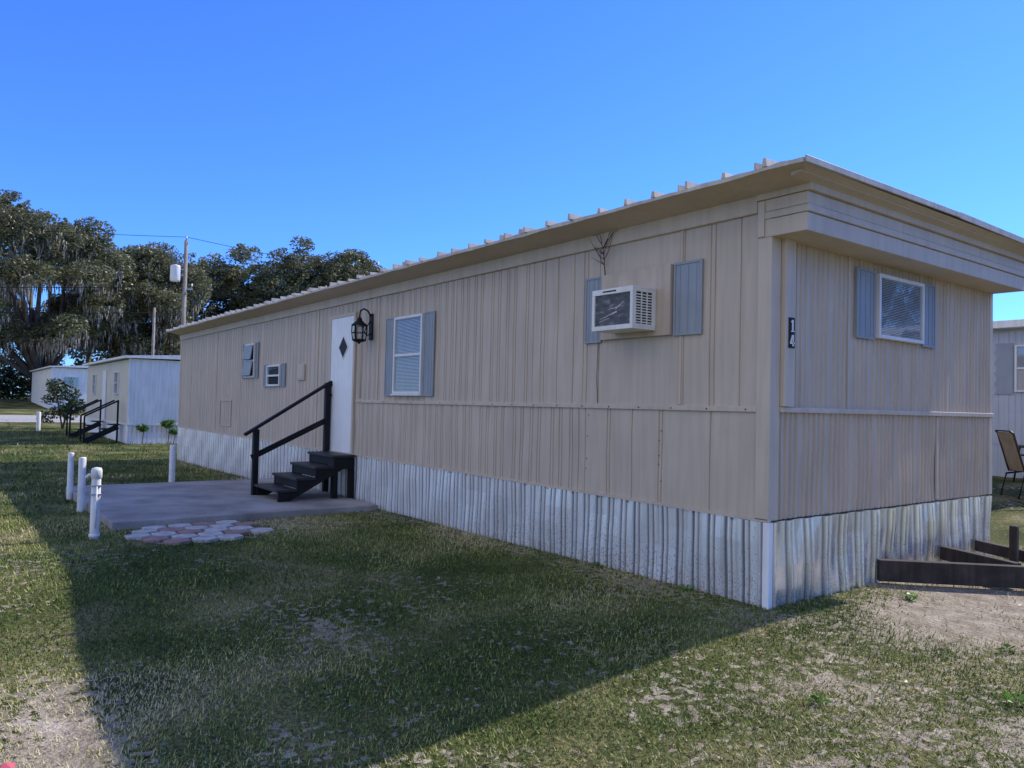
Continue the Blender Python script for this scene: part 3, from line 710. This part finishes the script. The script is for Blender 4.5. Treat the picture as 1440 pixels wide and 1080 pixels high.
# ------------------------------------------------------------------ neighbouring mobile homes
def small_home(name,x0,x1,y0,y1,zg,ztop,side,end,skirt,sk=.72):
    e=empty(name,((x0+x1)/2,(y0+y1)/2,zg))
    zz=zg+sk
    ribbed('side_wall','x',x0,x1,y0,-1,lambda a:zz,lambda a:ztop-.15,pat(x0,x1,[.2,.2,.1]),.01,.015,side,e)
    ribbed('end_wall','y',y0,y1,x1,1,lambda a:zz,lambda a:ztop-.12,pat(y0,y1,[.3]),.008,.012,end,e)
    boxes('body',[(x0,x1-.03,y0+.03,y1,zz-.3,ztop-.13)],side,e)
    ribbed('skirt_side','x',x0,x1,y0+.02,-1,lambda a:zg-.15,lambda a:zz,pat(x0,x1,[.2]),.015,.03,skirt,e)
    ribbed('skirt_end','y',y0,y1,x1-.02,1,lambda a:zg-.15,lambda a:zz,pat(y0,y1,[.17]),.025,.03,skirt,e)
    m_=(y0+y1)/2
    boxes('trim',[(x1-.05,x1+.02,y0-.02,y0+.06,zz,ztop-.1),(x0,x1+.01,y0-.015,y0+.02,zz-.03,zz+.02),(x1-.01,x1+.018,y0,y1,zz-.03,zz+.02)],OFFW,e)
    V=[]
    prof=[(y0-.22,ztop-.1),(y0-.22,ztop-.02),(m_,ztop+.12),(y1+.22,ztop-.02),(y1+.22,ztop-.1),(m_,ztop-.06)]
    for x in (x0-.15,x1+.2): V+=[(x,y,z) for y,z in prof]
    F=[(j,(j+1)%6,6+(j+1)%6,6+j) for j in range(6)]+[(0,1,2,3,4,5)[::-1],(6,7,8,9,10,11)]
    mesh('roof',V,F,OFFW,e); return e
zg=tz(-28,0)
h2=small_home('white_mobile_home',-37.5,-27.3,.08,4.3,zg,3.15,CREAM,OFFW,SKIRTW)
window_y('end_window',2.0,2.75,1.95,2.75,-27.3,h2)
boxes('end_window_ac',[(-27.25,-26.95,2.1,2.65,1.98,2.32)],OFFW,h2,.01)
boxes('end_window_ac_grille',[(-26.945,-26.94,2.14,2.61,2.02,2.28)],DARK,h2)
window_x('side_window',-30.2,-29.3,1.7,2.6,h2,yo=.08)
window_x('side_window',-35.6,-34.8,1.7,2.6,h2,yo=.08)
boxes('side_door',[(-32.9,-32.1,.04,.07,.62,2.7)],WHITE,h2)
for nm,sx_ in (('porch_steps',-32.5),('porch_steps',-28.6)):
    e=empty(nm,(sx_,-.6,zg)); b=[]
    for i in range(4): b.append((sx_-.45,sx_+.45,-.35-.28*i,-.07-.28*i if i else -.0,zg+.66-.17*i,zg+.70-.17*i))
    b+=[(sx_+.42,sx_+.48,-.15,-.09,zg,zg+1.6),(sx_+.42,sx_+.48,-1.25,-1.19,zg,zg+1.0),(sx_-.48,-.42+sx_,-1.25,-1.19,zg,zg+1.0),beam((sx_+.45,-1.22,zg+1.0),(sx_+.45,-.1,zg+1.6),.05,.06),beam((sx_-.45,-1.22,zg+1.0),(sx_-.45,-.1,zg+1.6),.05,.06),beam((sx_+.45,-1.2,zg+.05),(sx_+.45,-.1,zg+.62),.05,.2)]
    boxes('steps_and_rail',b,BLACK,e)
for (y,z,R) in ((.55,.50,.2),(1.45,.65,.25),(1.65,.35,.15)):
    vpn=empty('vine_plant',(-27.1,y,zg))
    leaves('vine_leaves',(-27.1,y,zg+z+.1),(.12,R,R*.7),90,.09,WEED,vpn)
    tubes('vine_stem',[([(-27.1,y,zg),(-27.08,y+.05,zg+z)],.015)],VINE,vpn)
zg3=tz(-62,0)
h3=small_home('white_mobile_home',-76,-60.5,.9,5.0,zg3-.2,3.75,OFFW,OFFW,SKIRTW)
window_y('end_window',1.6,2.6,2.2,3.0,-60.5,h3)

zn=.33
nb=empty('blue_mobile_home',(-8,14.5,zn))
ribbed('side_wall','x',-20,8,12.8,-1,lambda a:zn+.7,lambda a:3.45,pat(-20,8,[.12,.12,.2]),.01,.012,BLUEG,nb)
boxes('body',[(-20,8,12.83,17,.2,3.5)],BLUEG,nb)
ribbed('skirt','x',-20,8,12.8,-1,lambda a:zn-.2,lambda a:zn+.69,pat(-20,8,[.15]),.012,.02,BLUEG,nb)
boxes('roof',[(-20.2,8.2,12.45,17.3,3.5,3.66)],OFFW,nb,.01)
window_x('window',-2.72,-1.5,2.15,3.15,nb,yo=12.8)
window_x('window',1.2,2.4,2.15,3.15,nb,yo=12.8)
V=[];F=[]
L=np.linspace(2.1,3.2,45)
for z in L: V+=[(-3.12+.045*abs(math.sin((z-2.1)*14)),12.775,z),(-2.76,12.775,z)]
for i in range(len(L)-1): F.append((2*i,2*i+1,2*i+3,2*i+2))
mesh('scalloped_shutter',V,F,SHUT,nb)

def chair(x,y,ang,s_=1.0,name='patio_chair'):
    z=tz(x,y); e=empty(name,(x,y,z)); c,s=math.cos(ang),math.sin(ang)
    def T(a,b,h): a*=s_;b*=s_;h*=s_; return (x+a*c-b*s,y+a*s+b*c,z+h)
    pp=[]
    for b in (-.29,.29):
        pp.append(([T(.30,b,0),T(.27,b,.30),T(.25,b,.60),T(.18,b,.64),T(-.22,b,.64)],.018))
        pp.append(([T(-.30,b,0),T(-.22,b,.35),T(.24,b,.42)],.018))
        pp.append(([T(.26,b*.9,.43),T(-.20,b*.9,.40),T(-.36,b*.9,.98),T(-.40,b*.8,1.02)],.018))
    pp.append(([T(-.40,-.23,1.02),T(-.40,.23,1.02)],.014)); pp.append(([T(.26,-.26,.43),T(.26,.26,.43)],.012)); pp.append(([T(-.3,-.29,.03),T(-.3,.29,.03)],.010)); pp.append(([T(.3,-.29,.03),T(.3,.29,.03)],.010))
    tubes('frame',pp,BRONZE,e,7)
    V=[];F=[]
    prof=[(.26,.44),(.0,.41),(-.19,.41),(-.24,.55),(-.31,.8),(-.38,1.0)]
    for (a,h) in prof:
        for b in (-.25,.25): V.append(T(a,b,h))
    for i in range(len(prof)-1): F.append((2*i,2*i+1,2*i+3,2*i+2))
    mesh('sling',V,F,SLING,e)
chair(-1.25,9.3,.75,1.1); chair(-.5,10.9,2.6,1.05)
tb=empty('patio_table',(-1.9,11.6,.35))
lathe('top',[(.002,1.06),(.55,1.06),(.56,1.045),(.55,1.03),(.002,1.03)],-1.9,11.6,BRONZE,tb,28)
tubes('legs',[([(-1.9+.4*math.cos(a),11.6+.4*math.sin(a),.34),(-1.9+.3*math.cos(a),11.6+.3*math.sin(a),1.03)],.018) for a in (.4,1.97,3.54,5.1)],BRONZE,tb)

def upole(name,x,y,ztop,r0=.14,full=True):
    e=empty(name,(x,y,0)); z=tz(x,y)
    lathe('pole',[(r0,z-.3),(r0*.75,ztop),(.003,ztop+.02)],x,y,POLEW,e,12)
    return e
P1=(-38.9,4.65); P2=(-46.5,4.75)
u=upole('utility_pole',P1[0],P1[1],10.0,.13)
lathe('transformer',[(.002,7.75),(.24,7.78),(.26,7.85),(.26,8.55),(.24,8.62),(.05,8.68),(.002,8.7)],P1[0]-.05,P1[1]-.48,paint('transformer_grey',(.72,.71,.68),.4,.05,4),u,16)
boxes('bracket',[(P1[0]-.05,P1[0]+.05,P1[1]-.5,P1[1]+.05,8.1,8.16),(P1[0]-.05,P1[0]+.05,P1[1]-.5,P1[1]+.05,8.42,8.48),(P1[0]-.04,P1[0]+.04,P1[1],P1[1]+.4,7.4,7.46)],GALV,u)
tubes('insulators',[([(P1[0],P1[1],10),(P1[0],P1[1],10.25)],.04),([(P1[0],P1[1]+.35,7.46),(P1[0],P1[1]+.35,7.75)],.04),([(P1[0]-.05,P1[1]-.4,8.7),(P1[0]-.05,P1[1]-.4,8.9)],.03)],GALV,u,8)
upole('utility_pole',P2[0],P2[1],7.1,.10)
def wire(a,b,sag,n=20): 
    a=Vector(a);b=Vector(b); return [a.lerp(b,t)-Vector((0,0,4*sag*t*(1-t))) for t in np.linspace(0,1,n)]
ws=[(wire((P1[0],P1[1],10.2),(-52,-32,11.5),.9),.013),(wire((P1[0],P1[1],10.2),(-28,42,11),1.6),.013),
    (wire((P1[0],P1[1],7.6),(-52,-32,7.6),1.0),.018),(wire((P1[0],P1[1],7.2),(-20,4.4,3.6),.5),.016),
    (wire((P1[0],P1[1],7.6),(-28,42,8),1.6),.018),(wire((P2[0],P2[1],6.8),(-62,-32,6.6),.6),.018),(wire((P2[0],P2[1],6.2),(-62,-32,6.0),.6),.018),(wire((P1[0],P1[1],6.6),P2+(6.6,),.2),.016)]
tubes('power_lines',ws,BLACK,None,4)

# ------------------------------------------------------------------ world, sun, camera
SUN=Vector((.078,1.15,1.0)).normalized()
elev=math.asin(SUN.z); rot=math.atan2(SUN.x,SUN.y)
w=bpy.data.worlds.new('World'); scene.world=w; w.use_nodes=True; nt=w.node_tree
bg=nt.nodes['Background']; sky=nt.nodes.new('ShaderNodeTexSky'); sky.sky_type='NISHITA'; sky.sun_disc=False
sky.sun_elevation=elev; sky.sun_rotation=rot; sky.air_density=1.0; sky.dust_density=.1; sky.ozone_density=3.0; sky.altitude=0
blue=mix(nt,1.0,sky.outputs[0],(.44,.85,1.82),'MULTIPLY')
# unseen bright clouds, added opposite the sun to fill the shaded wall
tc=N(nt,'ShaderNodeTexCoord'); sp=N(nt,'ShaderNodeSeparateXYZ'); nt.links.new(tc.outputs['Generated'],sp.inputs[0])
cn=N(nt,'ShaderNodeTexNoise'); cn.inputs['Scale'].default_value=3.2; cn.inputs['Detail'].default_value=4
mp=N(nt,'ShaderNodeMapping'); mp.inputs['Scale'].default_value=(1,1,2.2); nt.links.new(tc.outputs['Generated'],mp.inputs[0]); nt.links.new(mp.outputs[0],cn.inputs['Vector'])
north=ramp(nt,math_(nt,'MULTIPLY_ADD',sp.outputs[1],-1.0,0.0),[(.15,0.0),(.45,1.0)])
cl=ramp(nt,cn.outputs['Fac'],[(.44,0.0),(.56,1.0)])
cm=math_(nt,'MULTIPLY',math_(nt,'MULTIPLY',north,cl),ramp(nt,sp.outputs[2],[(.0,0.0),(.06,1.0)]))
skyc=mix(nt,cm,blue,(7.4,7.0,6.3))
nt.links.new(skyc,bg.inputs[0]); bg.inputs[1].default_value=.15
sl=bpy.data.lights.new('sun','SUN'); sl.energy=5.0; sl.angle=math.radians(.5); sl.color=(1,.95,.86)
so=bpy.data.objects.new('sun',sl); COL.objects.link(so); so.rotation_euler=SUN.to_track_quat('Z','Y').to_euler(); so.location=(0,30,30)

F0=Vector((-.799,.601,0)).normalized(); U=Vector((0,0,1)); R0=F0.cross(U)
p=math.atan(31/1064); th=.0235
F=F0*math.cos(p)+U*math.sin(p); Up=U*math.cos(p)-F0*math.sin(p)
R=R0*math.cos(th)+Up*math.sin(th); U2=Up*math.cos(th)-R0*math.sin(th)
cd=bpy.data.cameras.new('camera'); cam=bpy.data.objects.new('camera',cd); COL.objects.link(cam)
cd.sensor_width=36; cd.lens=36*1064/1440; cd.clip_end=3000; cd.clip_start=.05
M=Matrix((R,U2,-F)).transposed().to_4x4(); M.translation=Vector((3.706,-5.452,1.6)); cam.matrix_world=M
scene.camera=cam
scene.view_settings.view_transform='Standard'; scene.view_settings.look='None'; scene.view_settings.exposure=0
